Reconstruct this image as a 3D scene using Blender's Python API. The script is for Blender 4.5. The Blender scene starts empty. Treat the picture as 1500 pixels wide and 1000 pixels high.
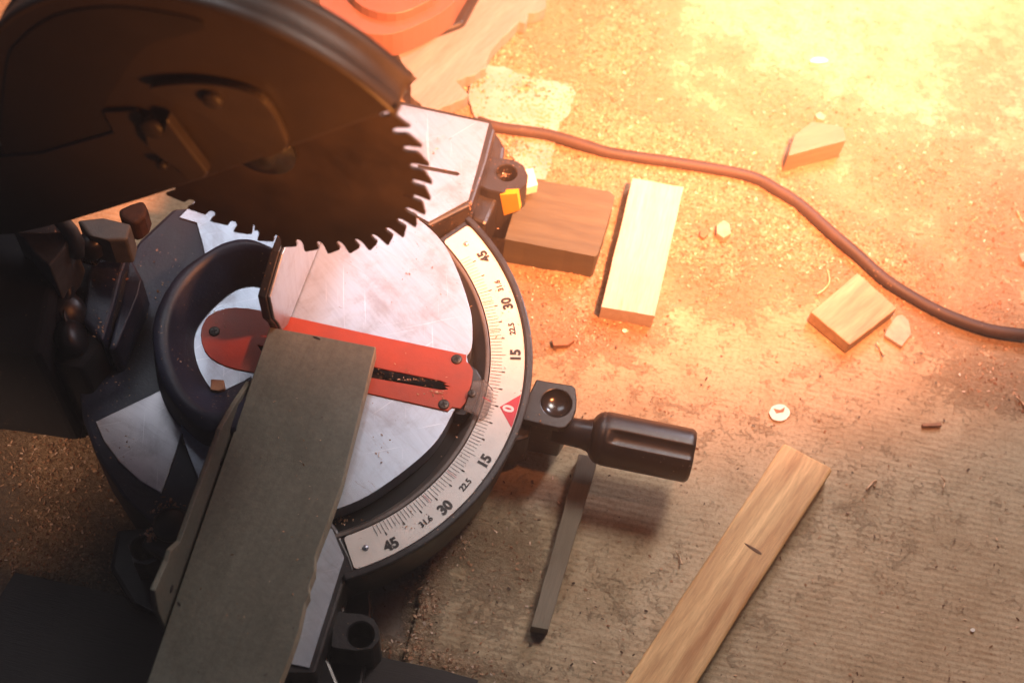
import bpy, bmesh, math, random
import numpy as np
from mathutils import Vector, Matrix, Euler

S = bpy.context.scene
COL = S.collection
random.seed(7); RNG = np.random.default_rng(11)

# ------------------------------------------------------------------ camera, world, lamps, exposure
CAM_LOC = (0.22842857, -0.45005977, 0.948193596)
CAM_ROT = (0.524427947, -0.0678412549, 0.250275115)
FPX = 2000.0
cd = bpy.data.cameras.new('camera'); cam = bpy.data.objects.new('camera', cd); COL.objects.link(cam)
cam.location = CAM_LOC; cam.rotation_euler = CAM_ROT
cd.sensor_width = 36; cd.lens = 48; cd.clip_start = .02; cd.clip_end = 60
cd.dof.use_dof = True; cd.dof.focus_distance = 0.98; cd.dof.aperture_fstop = 5.0
S.camera = cam

W = bpy.data.worlds.new('World'); S.world = W; W.use_nodes = True
W.node_tree.nodes['Background'].inputs[0].default_value = (.30, .45, .95, 1)
W.node_tree.nodes['Background'].inputs[1].default_value = .035

def lamp(name, kind, loc, target, energy, color, **kw):
    l = bpy.data.lights.new(name, kind); l.energy = energy; l.color = color
    for k, v in kw.items(): setattr(l, k, v)
    o = bpy.data.objects.new(name, l); COL.objects.link(o); o.location = loc
    o.rotation_euler = (Vector(target) - Vector(loc)).to_track_quat('-Z', 'Y').to_euler()
    return o
# neutral workshop lamp above and behind the saw
lamp('workshop_lamp', 'AREA', (.48, .58, 1.02), (.26, .08, .0), 1.75, (1, .93, .86), shape='DISK', size=.28, spread=math.radians(78))
# cool fill added at the back left, to brighten the metal table by reflection
lamp('table_fill', 'AREA', (-.55, 1.0, 1.6), (-.15, -.05, .07), 1.5, (.88, .92, 1), shape='RECTANGLE', size=.8, size_y=.45, spread=math.radians(60))
# orange spot added to light the haze as an orange veil, top right
lamp('orange_veil_spot', 'SPOT', (.385, .05, .56), (.23, .44, .35), 235, (1, .315, .11), spot_size=math.radians(133), spot_blend=1.0, shadow_soft_size=.03)
# added fills: orange from lower right for upright faces, weak warm for left dust
lamp('orange_fill', 'AREA', (.62, -.42, .42), (.15, .0, .38), .62, (1, .34, .08), shape='DISK', size=.15, spread=math.radians(30))
lamp('left_fill', 'AREA', (-0.41, -.55, .62), (-0.187, -0.072, 0), .055, (1, .62, .42), shape='DISK', size=.08, spread=math.radians(17))
# cool spot added low over the far sawdust, to whiten the ground there
lamp('ground_fill', 'SPOT', (.42, .58, .42), (.42, .40, 0), 12.5, (.86, .86, 1.0), spot_size=math.radians(140), spot_blend=1.0, shadow_soft_size=.06)
S.view_settings.view_transform = 'Standard'; S.view_settings.look = 'None'
S.view_settings.exposure = 0; S.view_settings.gamma = 1; S.view_settings.use_curve_mapping = False
S.cycles.use_denoising = True
S.cycles.volume_bounces = 0; S.cycles.max_bounces = 8; S.cycles.transmission_bounces = 8
S.cycles.sample_clamp_indirect = 4

# ------------------------------------------------------------------ geometry of the view
RM = np.array(Euler(CAM_ROT, 'XYZ').to_matrix())
CL = np.array(CAM_LOC)
def ray(u, v): return RM @ np.array([(u - 750) / FPX, -(v - 500) / FPX, -1.0])
def at(u, v, z=0.0):
    d = ray(u, v); return Vector(CL + d * ((z - CL[2]) / d[2]))
def at_y(u, v, y=0.0):
    d = ray(u, v); return Vector(CL + d * ((y - CL[1]) / d[1]))
def proj(P):
    q = (np.asarray(P) - CL) @ RM
    return 750 + FPX * q[:, 0] / -q[:, 2], 500 - FPX * q[:, 1] / -q[:, 2]
def pts(uv, z): return [at(u, v, z) for u, v in uv]

# ------------------------------------------------------------------ materials
def new_mat(name):
    m = bpy.data.materials.new(name); m.use_nodes = True
    return m, m.node_tree.nodes, m.node_tree.links, m.node_tree.nodes['Principled BSDF']
def ramp(N, stops):
    r = N.new('ShaderNodeValToRGB'); e = r.color_ramp.elements
    e[0].position, e[0].color = stops[0][0], (*stops[0][1], 1)
    e[1].position, e[1].color = stops[-1][0], (*stops[-1][1], 1)
    for p, c in stops[1:-1]: x = e.new(p); x.color = (*c, 1)
    return r
def noise(N, L, vec, scale, detail=5, rough=.6, dist=0):
    n = N.new('ShaderNodeTexNoise'); n.inputs['Scale'].default_value = scale; n.inputs['Detail'].default_value = detail
    n.inputs['Roughness'].default_value = rough; n.inputs['Distortion'].default_value = dist
    if vec is not None: L.new(vec, n.inputs['Vector'])
    return n
def coords(N, L, rot=0, scale=(1, 1, 1)):
    t = N.new('ShaderNodeTexCoord'); m = N.new('ShaderNodeMapping')
    m.inputs['Rotation'].default_value = (0, 0, rot); m.inputs['Scale'].default_value = scale
    # rotate first, then scale
    m2 = N.new('ShaderNodeMapping'); m2.inputs['Rotation'].default_value = (0, 0, rot)
    m.inputs['Rotation'].default_value = (0, 0, 0)
    L.new(t.outputs['Object'], m2.inputs['Vector']); L.new(m2.outputs[0], m.inputs['Vector'])
    return m.outputs[0]
def mix(N, L, fac, a, b, mode='MIX'):
    x = N.new('ShaderNodeMix'); x.data_type = 'RGBA'; x.blend_type = mode
    for s, v in ((x.inputs[0], fac), (x.inputs[6], a), (x.inputs[7], b)):
        if isinstance(v, (int, float)): s.default_value = v
        elif isinstance(v, tuple): s.default_value = (*v, 1)
        else: L.new(v, s)
    return x.outputs[2]
def bump(N, L, b, h, strength=.3, dist=.001, prev=None):
    n = N.new('ShaderNodeBump'); n.inputs['Strength'].default_value = strength; n.inputs['Distance'].default_value = dist
    L.new(h, n.inputs['Height'])
    if prev: L.new(prev.outputs[0], n.inputs['Normal'])
    L.new(n.outputs[0], b.inputs['Normal']); return n

def plain(name, col, rough=.5, metal=0, var=.25, scale=60, bumps=.15, speck=None, speck_amt=.63):
    m, N, L, b = new_mat(name)
    v = coords(N, L)
    n = noise(N, L, v, scale)
    lo = tuple(c * (1 - var) for c in col); hi = tuple(min(1, c * (1 + var)) for c in col)
    r = ramp(N, [(.3, lo), (.7, hi)]); L.new(n.outputs[0], r.inputs[0])
    out = r.outputs[0]
    if speck:
        n2 = noise(N, L, v, 420, 2, .5); n3 = noise(N, L, v, 22, 3)
        a = N.new('ShaderNodeMath'); a.operation = 'MULTIPLY_ADD'; L.new(n3.outputs[0], a.inputs[0]); a.inputs[1].default_value = .35; L.new(n2.outputs[0], a.inputs[2])
        r2 = ramp(N, [(speck_amt + .17, (0, 0, 0)), (speck_amt + .22, (1, 1, 1))]); L.new(a.outputs[0], r2.inputs[0])
        out = mix(N, L, r2.outputs[0], out, speck)
    L.new(out, b.inputs['Base Color'])
    rr = N.new('ShaderNodeMapRange'); rr.inputs[3].default_value = max(.05, rough - .12); rr.inputs[4].default_value = min(1, rough + .15)
    L.new(n.outputs[0], rr.inputs[0]); L.new(rr.outputs[0], b.inputs['Roughness'])
    b.inputs['Metallic'].default_value = metal
    if bumps: bump(N, L, b, noise(N, L, v, scale * 8, 3).outputs[0], bumps, .0006)
    return m

def wood(name, dark, light, ang, rough=.6, grain=14, ring=55, knots=0, contrast=1.0):
    """ang: direction of the grain in the XY plane"""
    m, N, L, b = new_mat(name)
    v = coords(N, L, -ang, (1, grain, grain))
    n1 = noise(N, L, v, 9, 6, .65, .6)
    n2 = noise(N, L, coords(N, L, -ang, (.12, 1, 1)), ring, 3, .6, .8)
    n3 = noise(N, L, coords(N, L, -ang, (6, 90, 90)), 12, 3, .7)
    mid = tuple((a + c) / 2 for a, c in zip(dark, light))
    r = ramp(N, [(.5 - .22 / contrast, dark), (.5, mid), (.5 + .2 / contrast, light)])
    a = N.new('ShaderNodeMath'); a.operation = 'ADD'; L.new(n1.outputs[0], a.inputs[0]); L.new(n2.outputs[0], a.inputs[1])
    h = N.new('ShaderNodeMath'); h.operation = 'MULTIPLY'; L.new(a.outputs[0], h.inputs[0]); h.inputs[1].default_value = .5
    L.new(h.outputs[0], r.inputs[0])
    f = ramp(N, [(.35, (.72, .68, .64)), (.6, (1, 1, 1))]); L.new(n3.outputs[0], f.inputs[0])
    c = mix(N, L, .7, r.outputs[0], f.outputs[0], 'MULTIPLY')
    L.new(c, b.inputs['Base Color']); b.inputs['Roughness'].default_value = rough
    bump(N, L, b, n3.outputs[0], .35, .0005)
    return m

def metal_mat(name, col=(.43, .475, .545), rough=.36, blotch=(.27, .25, .28), ang=0):
    m, N, L, b = new_mat(name)
    v = coords(N, L)
    n = noise(N, L, v, 28, 6, .7, .4)
    r = ramp(N, [(.36, blotch), (.50, col), (1, col)]); L.new(n.outputs[0], r.inputs[0])
    st_ = noise(N, L, coords(N, L, ang + .25, (2.2, 30, 1)), 9, 5, .75, .4); rst = ramp(N, [(.34, (.76, .74, .76)), (.56, (1, 1, 1))]); L.new(st_.outputs[0], rst.inputs[0])
    base = mix(N, L, .45, col, r.outputs[0]); base = mix(N, L, .5, base, rst.outputs[0], 'MULTIPLY')
    # short dark smears and specks
    n4 = noise(N, L, coords(N, L, .5, (1, 3.2, 1)), 60, 5, .75, 1.0)
    r4 = ramp(N, [(.665, (0, 0, 0)), (.70, (1, 1, 1))]); L.new(n4.outputs[0], r4.inputs[0])
    base = mix(N, L, r4.outputs[0], base, (.22, .15, .13))
    n6 = noise(N, L, v, 520, 2, .5); r6 = ramp(N, [(.74, (0, 0, 0)), (.77, (1, 1, 1))]); L.new(n6.outputs[0], r6.inputs[0])
    base = mix(N, L, r6.outputs[0], base, (.16, .10, .08))
    for a_, sc_, th in ((.35, 5, .68), (1.25, 4, .70), (-.5, 4, .70), (2.2, 3, .71)):
        n7 = noise(N, L, coords(N, L, a_, (3.5, 170, 1)), sc_, 2, .5, .3); r7 = ramp(N, [(th, (0, 0, 0)), (th + .02, (1, 1, 1))]); L.new(n7.outputs[0], r7.inputs[0])
        mf = N.new('ShaderNodeMath'); mf.operation = 'MULTIPLY'; L.new(r7.outputs[0], mf.inputs[0]); mf.inputs[1].default_value = .32; base = mix(N, L, mf.outputs[0], base, (.30, .27, .28) if a_ > 0 and a_ < 1 else (.88, .86, .88))
    L.new(base, b.inputs['Base Color'])
    b.inputs['Metallic'].default_value = .82
    # scratches: thin stretched noise in three directions
    prev = None
    for k, (a_, s_) in enumerate(((ang, 1.0), (ang + .9, .8), (ang - .6, .7), (ang + 1.7, .5))):
        ns = noise(N, L, coords(N, L, a_, (4, 210, 1)), 3 + k, 2, .5, .15)
        rs = ramp(N, [(.66, (0, 0, 0)), (.70, (1, 1, 1))]); L.new(ns.outputs[0], rs.inputs[0])
        prev = bump(N, L, b, rs.outputs[0], .08 * s_, .0003, prev)
    fine = noise(N, L, coords(N, L, ang, (8, 500, 1)), 4, 2)
    prev = bump(N, L, b, fine.outputs[0], .10, .0003, prev)
    rr = N.new('ShaderNodeMapRange'); rr.inputs[3].default_value = rough + .22; rr.inputs[4].default_value = rough - .08
    L.new(n.outputs[0], rr.inputs[0]); L.new(rr.outputs[0], b.inputs['Roughness'])
    return m

M = {}
M['alu'] = metal_mat('brushed_aluminium', ang=.4)
M['alu_dull'] = metal_mat('dull_aluminium', (.55, .53, .56), .42, (.30, .28, .30))
M['cast'] = plain('cast_metal', (.10, .105, .10), .55, .2, .3, 90, .4)
M['black'] = plain('black_casting', (.020, .019, .021), .36, 0, .35, 50, .35, speck=(.30, .17, .10), speck_amt=.70)
M['black2'] = plain('black_plastic', (.010, .010, .012), .33, 0, .3, 40, .15)
M['grip'] = plain('grip_rubber', (.012, .010, .010), .38, 0, .3, 60, .2, speck=(.16, .11, .08), speck_amt=.71)
M['matte'] = plain('deep_black_casting', (.006, .006, .008), .85, 0, .3, 40, .3, speck=(.20, .12, .08), speck_amt=.72)  # near-black and rough, so the arm's box edges hardly show
M['lip'] = plain('lit_black_edge', (.105, .088, .078), .40, 0, .4, 30, .3, speck=(.25, .16, .10), speck_amt=.71)  # black edge painted paler, for the light its slope catches
M['navy'] = plain('navy_casting', (.010, .014, .034), .50, 0, .3, 40, .4, speck=(.30, .18, .12), speck_amt=.71)
M['guard'] = plain('guard_shell', (.050, .036, .028), .42, 0, .2, 14, .1)
M['guard2'] = plain('guard_recess', (.034, .025, .020), .5, 0, .2, 14, .1)
M['lever'] = plain('guard_lever', (.070, .052, .040), .42, .1, .2, 30, .2)
M['blade'] = plain('blade_steel', (.060, .040, .030), .5, .2, .35, 30, .1)
M['red'] = plain('red_insert', (.34, .038, .012), .52, 0, .16, 45, .25, speck=(.10, .02, .012), speck_amt=.735)
M['white'] = plain('scale_white', (.66, .63, .59), .45, 0, .07, 70, .1, speck=(.16, .10, .07), speck_amt=.72)
M['ink'] = plain('black_ink', (.012, .011, .012), .5, 0, .1)
M['redink'] = plain('red_ink', (.55, .012, .035), .4, 0, .1)
M['whiteink'] = plain('white_ink', (.75, .72, .70), .5, 0, .05)
M['screw'] = plain('screw_steel', (.05, .045, .04), .35, .6, .4, 200, .3)
M['void'] = plain('dark_recess', (.004, .004, .005), .8, 0, .1, 40, 0)
M['yellow'] = plain('yellow_sticker', (.75, .38, .02), .5, 0, .1)
M['cable'] = plain('cable_rubber', (.040, .022, .017), .62, 0, .3, 60, .3, speck=(.30, .18, .10), speck_amt=.74)
M['toolred'] = plain('red_tool_shell', (.20, .085, .06), .42, 0, .1, 20, .05)
M['gloss'] = plain('gloss_plastic', (.012, .011, .011), .14, 0, .2, 20, 0)
M['rust'] = plain('rusty_steel', (.045, .022, .014), .7, .3, .6, 160, .8)
M['sticker'] = plain('white_plastic', (.75, .68, .60), .5, 0, .1)
m, N, L, b = new_mat('clear_plastic'); b.inputs['Base Color'].default_value = (.93, .90, .88, 1); b.inputs['Transmission Weight'].default_value = .92
b.inputs['Roughness'].default_value = .12; b.inputs['IOR'].default_value = 1.3; M['clear'] = m

# board of grey fibre
m, N, L, b = new_mat('grey_board')
v = coords(N, L)
n1 = noise(N, L, v, 9, 6, .7, .5); n2 = noise(N, L, v, 300, 3, .7); n3 = noise(N, L, coords(N, L, math.radians(-86), (2, 40, 1)), 6, 4, .6)
r = ramp(N, [(.3, (.100, .102, .078)), (.7, (.170, .170, .134))]); L.new(n1.outputs[0], r.inputs[0])
f = ramp(N, [(.35, (.72, .72, .72)), (.65, (1.0, 1.0, 1.0))]); L.new(n2.outputs[0], f.inputs[0])
g = ramp(N, [(.32, (.76, .74, .72)), (.50, (1, 1, 1))]); L.new(n3.outputs[0], g.inputs[0])
c = mix(N, L, 1.0, r.outputs[0], f.outputs[0], 'MULTIPLY'); c = mix(N, L, .6, c, g.outputs[0], 'MULTIPLY')
n4 = noise(N, L, v, 130, 2); r4 = ramp(N, [(.735, (0, 0, 0)), (.76, (1, 1, 1))]); L.new(n4.outputs[0], r4.inputs[0])
c = mix(N, L, r4.outputs[0], c, (.05, .04, .035))
L.new(c, b.inputs['Base Color']); b.inputs['Roughness'].default_value = .62; bump(N, L, b, n2.outputs[0], .3, .0005)
M['board'] = m
M['boardcore'] = plain('board_core', (.30, .26, .18), .8, 0, .25, 200, .5)

# ground with cardboard and sawdust
def ground_mat(name, base_lo, base_hi, corr):
    m, N, L, b = new_mat(name)
    v = coords(N, L)
    big = noise(N, L, v, 4.5, 6, .65, .5); mid = noise(N, L, v, 26, 5, .7, .3); fine = noise(N, L, v, 330, 4, .75)
    r = ramp(N, [(.32, base_lo), (.62, base_hi)]); L.new(big.outputs[0], r.inputs[0])
    r2 = ramp(N, [(.30, (.78, .72, .66)), (.55, (1, 1, 1))]); L.new(mid.outputs[0], r2.inputs[0])
    c = mix(N, L, .75, r.outputs[0], r2.outputs[0], 'MULTIPLY')
    r3 = ramp(N, [(.32, (.60, .54, .48)), (.54, (1, 1, 1))]); L.new(fine.outputs[0], r3.inputs[0])
    c = mix(N, L, .8, c, r3.outputs[0], 'MULTIPLY')
    fib = noise(N, L, coords(N, L, -.05, (14, 130, 1)), 4, 4, .7, .5)
    r5 = ramp(N, [(.34, (.62, .55, .48)), (.48, (1, 1, 1))]); L.new(fib.outputs[0], r5.inputs[0])
    c = mix(N, L, .55 if corr else .2, c, r5.outputs[0], 'MULTIPLY')
    prev = bump(N, L, b, fine.outputs[0], .35, .0012)
    if corr:
        w = N.new('ShaderNodeTexWave'); w.wave_type = 'BANDS'; w.bands_direction = 'Y'
        L.new(coords(N, L, math.radians(-3), (1, 1, 1)), w.inputs['Vector'])
        w.inputs['Scale'].default_value = 62; w.inputs['Distortion'].default_value = 2.6; w.inputs['Detail'].default_value = 2; w.inputs['Detail Scale'].default_value = .35
        ms = noise(N, L, v, 3.2, 3); rm = ramp(N, [(.42, (0, 0, 0)), (.6, (1, 1, 1))]); L.new(ms.outputs[0], rm.inputs[0])
        h = mix(N, L, rm.outputs[0], (.5, .5, .5), w.outputs[0])
        prev = bump(N, L, b, h, .26, .0010, prev)
        rw = ramp(N, [(.0, (.80, .77, .73)), (.6, (1, 1, 1))]); L.new(h, rw.inputs[0])
        c = mix(N, L, .28, c, rw.outputs[0], 'MULTIPLY')
    # grit
    g = noise(N, L, v, 170, 3, .6); rg = ramp(N, [(.71, (0, 0, 0)), (.76, (1, 1, 1))]); L.new(g.outputs[0], rg.inputs[0])
    c = mix(N, L, rg.outputs[0], c, (.11, .065, .035))
    # sawdust, read from the mesh
    a = N.new('ShaderNodeAttribute'); a.attribute_name = 'dust'
    dn = noise(N, L, v, 300, 5, .85, .4); dn2 = noise(N, L, v, 55, 4, .7)
    ad = N.new('ShaderNodeMath'); ad.operation = 'ADD'; L.new(dn.outputs[0], ad.inputs[0]); L.new(dn2.outputs[0], ad.inputs[1])
    ad2 = N.new('ShaderNodeMath'); ad2.operation = 'MULTIPLY_ADD'; L.new(ad.outputs[0], ad2.inputs[0]); ad2.inputs[1].default_value = .9; 
    sub = N.new('ShaderNodeMath'); sub.operation = 'SUBTRACT'; L.new(a.outputs['Fac'], sub.inputs[0]); sub.inputs[1].default_value = 1.02
    L.new(sub.outputs[0], ad2.inputs[2])
    rd = ramp(N, [(.05, (0, 0, 0)), (.62, (1, 1, 1))]); L.new(ad2.outputs[0], rd.inputs[0])
    dc = ramp(N, [(.36, (.21, .12, .06)), (.5, (.44, .295, .17)), (.62, (.56, .41, .28))]); L.new(dn.outputs[0], dc.inputs[0])
    c = mix(N, L, rd.outputs[0], c, dc.outputs[0])
    db = N.new('ShaderNodeMath'); db.operation = 'MULTIPLY'; L.new(rd.outputs[0], db.inputs[0]); L.new(dn.outputs[0], db.inputs[1])
    bump(N, L, b, db.outputs[0], .9, .004, prev)
    L.new(c, b.inputs['Base Color']); b.inputs['Roughness'].default_value = .8; b.inputs['Specular IOR Level'].default_value = .25
    return m
M['card'] = ground_mat('cardboard', (.36, .27, .165), (.50, .39, .255), True)
M['bench'] = ground_mat('workbench_surface', (.12, .095, .078), (.24, .19, .155), False)
m, N, L, b = new_mat('sawdust_flakes')
oi = N.new('ShaderNodeAttribute'); oi.attribute_name = 'tint'
r = ramp(N, [(0, (.16, .07, .035)), (.4, (.36, .195, .11)), (.85, (.54, .345, .22)), (1, (.68, .53, .42))]); L.new(oi.outputs['Fac'], r.inputs[0])
L.new(r.outputs[0], b.inputs['Base Color']); b.inputs['Roughness'].default_value = 1; b.inputs['Specular IOR Level'].default_value = .05
M['flake'] = m

# ------------------------------------------------------------------ builders
def link(name, me, mat, parent=None, smooth=False):
    o = bpy.data.objects.new(name, me); COL.objects.link(o)
    if mat: me.materials.append(mat)
    if smooth:
        for p in me.polygons: p.use_smooth = True
    if parent: o.parent = parent
    return o
def empty(name, loc=(0, 0, 0)):
    o = bpy.data.objects.new(name, None); COL.objects.link(o); o.location = (0, 0, 0); o.empty_display_size = .02
    return o
def tag(o, label=None, cat=None, group=None, kind=None):
    if label: o['label'] = label
    if cat: o['category'] = cat
    if group: o['group'] = group
    if kind: o['kind'] = kind
    return o
def from_bm(name, bm, mat, parent=None, smooth=False, bevel=0, seg=2):
    bmesh.ops.recalc_face_normals(bm, faces=bm.faces)
    me = bpy.data.meshes.new(name); bm.to_mesh(me); bm.free()
    o = link(name, me, mat, parent, smooth)
    if bevel:
        md = o.modifiers.new('bevel', 'BEVEL'); md.width = bevel; md.segments = seg; md.limit_method = 'ANGLE'; md.angle_limit = math.radians(35)
    return o
def area2(P): return sum(P[i][0] * P[(i + 1) % len(P)][1] - P[(i + 1) % len(P)][0] * P[i][1] for i in range(len(P)))
def add_prism(bm, top, dz, bottom=None):
    """polygon of 3-D points, extruded straight down by dz (or to the given bottom polygon)"""
    top = [Vector(q) for q in top]
    if area2(top) < 0: top = top[::-1]; bottom = bottom[::-1] if bottom else None
    bot = [Vector(q) for q in bottom] if bottom else [Vector((q.x, q.y, q.z - dz)) for q in top]
    a = [bm.verts.new(q) for q in top]; c = [bm.verts.new(q) for q in bot]
    bm.faces.new(a); bm.faces.new(c[::-1])
    for i in range(len(a)):
        j = (i + 1) % len(a); bm.faces.new((a[i], c[i], c[j], a[j]))
def prism(name, top, dz, mat, parent=None, bevel=0, seg=2, bottom=None):
    bm = bmesh.new(); add_prism(bm, top, dz, bottom)
    from mathutils.geometry import tessellate_polygon
    big = [f for f in bm.faces if len(f.verts) > 4]
    for f in big:
        vs = list(f.verts); tris = tessellate_polygon([[v.co for v in vs]])
        bmesh.ops.delete(bm, geom=[f], context='FACES_ONLY')
        for t in tris:
            try: bm.faces.new([vs[i] for i in t])
            except ValueError: pass
    return from_bm(name, bm, mat, parent, bevel=bevel, seg=seg)
def prism_holes(name, outer, holes, dz, mat, parent=None, bevel=0):
    bm = bmesh.new(); loops = []
    for lp in [outer] + holes:
        vs = [bm.verts.new(Vector(q)) for q in lp]; loops.append(vs)
        for i in range(len(vs)): bm.edges.new((vs[i], vs[(i + 1) % len(vs)]))
    bmesh.ops.triangle_fill(bm, edges=bm.edges[:], use_beauty=True)
    top = bm.faces[:]
    r = bmesh.ops.extrude_face_region(bm, geom=top)
    bmesh.ops.translate(bm, verts=[g for g in r['geom'] if isinstance(g, bmesh.types.BMVert)], vec=(0, 0, -dz))
    return from_bm(name, bm, mat, parent, bevel=bevel)
def smooth_loop(uv, n=4, closed=True):
    """Catmull-Rom through 2-D points"""
    out = []; k = len(uv)
    rng = range(k if closed else k - 1)
    for i in rng:
        P = [np.array(uv[(i + j) % k] if closed else uv[min(max(i + j, 0), k - 1)], float) for j in (-1, 0, 1, 2)]
        for t in np.linspace(0, 1, n, endpoint=False):
            out.append(tuple(.5 * ((2 * P[1]) + (P[2] - P[0]) * t + (2 * P[0] - 5 * P[1] + 4 * P[2] - P[3]) * t * t + (3 * P[1] - P[0] - 3 * P[2] + P[3]) * t ** 3)))
    if not closed: out.append(tuple(uv[-1]))
    return out
def loft(name, rows, mat, parent=None, closed=False, smooth=True, cap=False, bevel=0):
    """rows: list of equal-length point lists"""
    bm = bmesh.new(); V = [[bm.verts.new(Vector(q)) for q in r] for r in rows]; n = len(rows[0])
    for a, c in zip(V[:-1], V[1:]):
        for i in range(n if closed else n - 1):
            j = (i + 1) % n
            try: bm.faces.new((a[i], a[j], c[j], c[i]))
            except ValueError: pass
    if cap: bm.faces.new(V[0][::-1]); bm.faces.new(V[-1])
    return from_bm(name, bm, mat, parent, smooth, bevel)
def tube_rows(path, radius, n=16):
    path = [Vector(q) for q in path]; rows = []
    up = Vector((0, 0, 1))
    for i, q in enumerate(path):
        t = (path[min(i + 1, len(path) - 1)] - path[max(i - 1, 0)]).normalized()
        s = t.cross(up).normalized() if abs(t.dot(up)) < .98 else Vector((1, 0, 0)); w = s.cross(t).normalized()
        r = radius(i) if callable(radius) else radius
        rows.append([q + s * r * math.cos(a) + w * r * math.sin(a) for a in np.linspace(0, 2 * math.pi, n, endpoint=False)])
    return rows
def tube(name, path, radius, mat, parent=None, n=16):
    return loft(name, tube_rows(path, radius, n), mat, parent, closed=True, cap=True)
def lathe(name, c, axis, prof, mat, parent=None, n=32, smooth=True, mod=None, bevel=0):
    """prof: (distance along axis, radius)"""
    c = Vector(c); ax = Vector(axis).normalized(); s = ax.cross(Vector((0, 0, 1)))
    s = Vector((1, 0, 0)) if s.length < .05 else s.normalized(); w = s.cross(ax).normalized()
    rows = []
    for h, r in prof:
        row = []
        for a in np.linspace(0, 2 * math.pi, n, endpoint=False):
            rr = r * (mod(a, h) if mod else 1)
            row.append(c + ax * h + s * rr * math.cos(a) + w * rr * math.sin(a))
        rows.append(row)
    return loft(name, rows, mat, parent, closed=True, smooth=smooth, cap=True, bevel=bevel)
def ring_sector(name, r0, r1, z0, z1, a0, a1, mat, parent=None, n=72, r0b=None, r1b=None, bevel=0):
    """annular block between two angles (degrees); r0b/r1b radii at the bottom"""
    r0b = r0 if r0b is None else r0b; r1b = r1 if r1b is None else r1b
    rows = []
    for a in np.radians(np.linspace(a0, a1, n)):
        c, s = math.cos(a), math.sin(a)
        rows.append([(r0b * c, r0b * s, z0), (r0 * c, r0 * s, z1), (r1 * c, r1 * s, z1), (r1b * c, r1b * s, z0)])
    return loft(name, rows, mat, parent, closed=True, smooth=False, cap=True, bevel=bevel)
def boss(name, c, outline, hole_r, z_top, z_bot, mat, parent, hole_depth=.03, taper=1.06):
    """upright lug with a round hole, outline traced"""
    cx, cy = c; n = 56; O = [Vector((q[0], q[1])) for q in outline]; outer = []
    for a in np.linspace(0, 2 * math.pi, n, endpoint=False):
        d = Vector((math.cos(a), math.sin(a))); best = None
        for i in range(len(O)):
            p, q = O[i] - Vector(c), O[(i + 1) % len(O)] - Vector(c); e = q - p
            den = d.x * e.y - d.y * e.x
            if abs(den) < 1e-9: continue
            t = (p.x * e.y - p.y * e.x) / den; u = (p.x * d.y - p.y * d.x) / den
            if t > 0 and -1e-6 <= u <= 1 + 1e-6: best = t if best is None else max(best, t)
        outer.append((d, best or .01))
    def row(f, z): return [(cx + d.x * f(t), cy + d.y * f(t), z) for d, t in outer]
    rows = [row(lambda t: t * taper, z_bot), row(lambda t: t * 1.01, z_top - .006), row(lambda t: t * .99, z_top - .0015), row(lambda t: t * .95, z_top),
            row(lambda t: hole_r * 1.10, z_top), row(lambda t: hole_r, z_top - .001), row(lambda t: hole_r, z_top - hole_depth), row(lambda t: .0004, z_top - hole_depth)]
    return loft(name, rows, mat, parent, closed=True, smooth=False)

# value noise in numpy
def vnoise(x, y, s, seed=0):
    r = np.random.default_rng(seed).random((257, 257)); X, Y = x * s, y * s
    i, j = np.floor(X).astype(int), np.floor(Y).astype(int); fx, fy = X - i, Y - j
    fx = fx * fx * (3 - 2 * fx); fy = fy * fy * (3 - 2 * fy); i %= 256; j %= 256
    return (r[i, j] * (1 - fx) + r[i + 1, j] * fx) * (1 - fy) + (r[i, j + 1] * (1 - fx) + r[i + 1, j + 1] * fx) * fy
def fbm(x, y, s, o=4, seed=0): return sum(vnoise(x, y, s * 2 ** k, seed + k) * .5 ** k for k in range(o)) / sum(.5 ** k for k in range(o))

# where sawdust lies: centre, radii, turn, amount
BLOBS = [(830, 200, 170, 90, 15, .95), (990, 250, 210, 80, 18, 1.0), (760, 110, 70, 120, -30, .8), (900, 60, 90, 90, 0, .75), (850, 420, 110, 80, 20, .85), (1010, 360, 120, 70, 30, .75),
         (1150, 330, 130, 70, 30, .85), (1300, 400, 150, 60, 35, .75), (1420, 460, 110, 50, 20, .5), (1180, 180, 130, 60, 20, .5), (830, 480, 90, 35, 10, .6), (1330, 250, 120, 70, 0, .5), (1450, 330, 90, 110, 0, .45),
         (1240, 60, 200, 80, 20, .12), (1430, 130, 100, 120, 0, .22), (20, 560, 90, 80, 30, 1.0), (70, 660, 120, 80, 30, .75), (90, 770, 100, 60, 0, .65), (70, 820, 120, 40, 10, .7), (622, 890, 22, 120, 12, .8),
         (660, 800, 70, 30, -30, .55), (640, 965, 110, 16, 14, .75), (1100, 620, 320, 70, 5, .10), (1300, 760, 220, 160, 0, .11), (950, 900, 220, 120, 0, .12), (735, 830, 90, 90, 0, .3), (1460, 560, 100, 50, 10, .4),
         (205, 750, 60, 40, 0, .5), (1060, 90, 60, 60, 0, .3), (700, 30, 90, 60, 0, .6), (1200, 560, 120, 50, 0, .12)]
def dust_field(P):
    u, v = proj(P); d = np.zeros(len(u))
    for cx, cy, rx, ry, an, am in BLOBS:
        a = math.radians(an); du, dv = u - cx, v - cy
        s, t = (du * math.cos(a) + dv * math.sin(a)) / rx, (-du * math.sin(a) + dv * math.cos(a)) / ry
        d = np.maximum(d, am * np.exp(-(s * s + t * t) * .85))
    x, y = P[:, 0] + 5, P[:, 1] + 5
    return np.clip(d * (.60 + 1.1 * fbm(x, y, 22, 4, 3)) , 0, 1.15)
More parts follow.
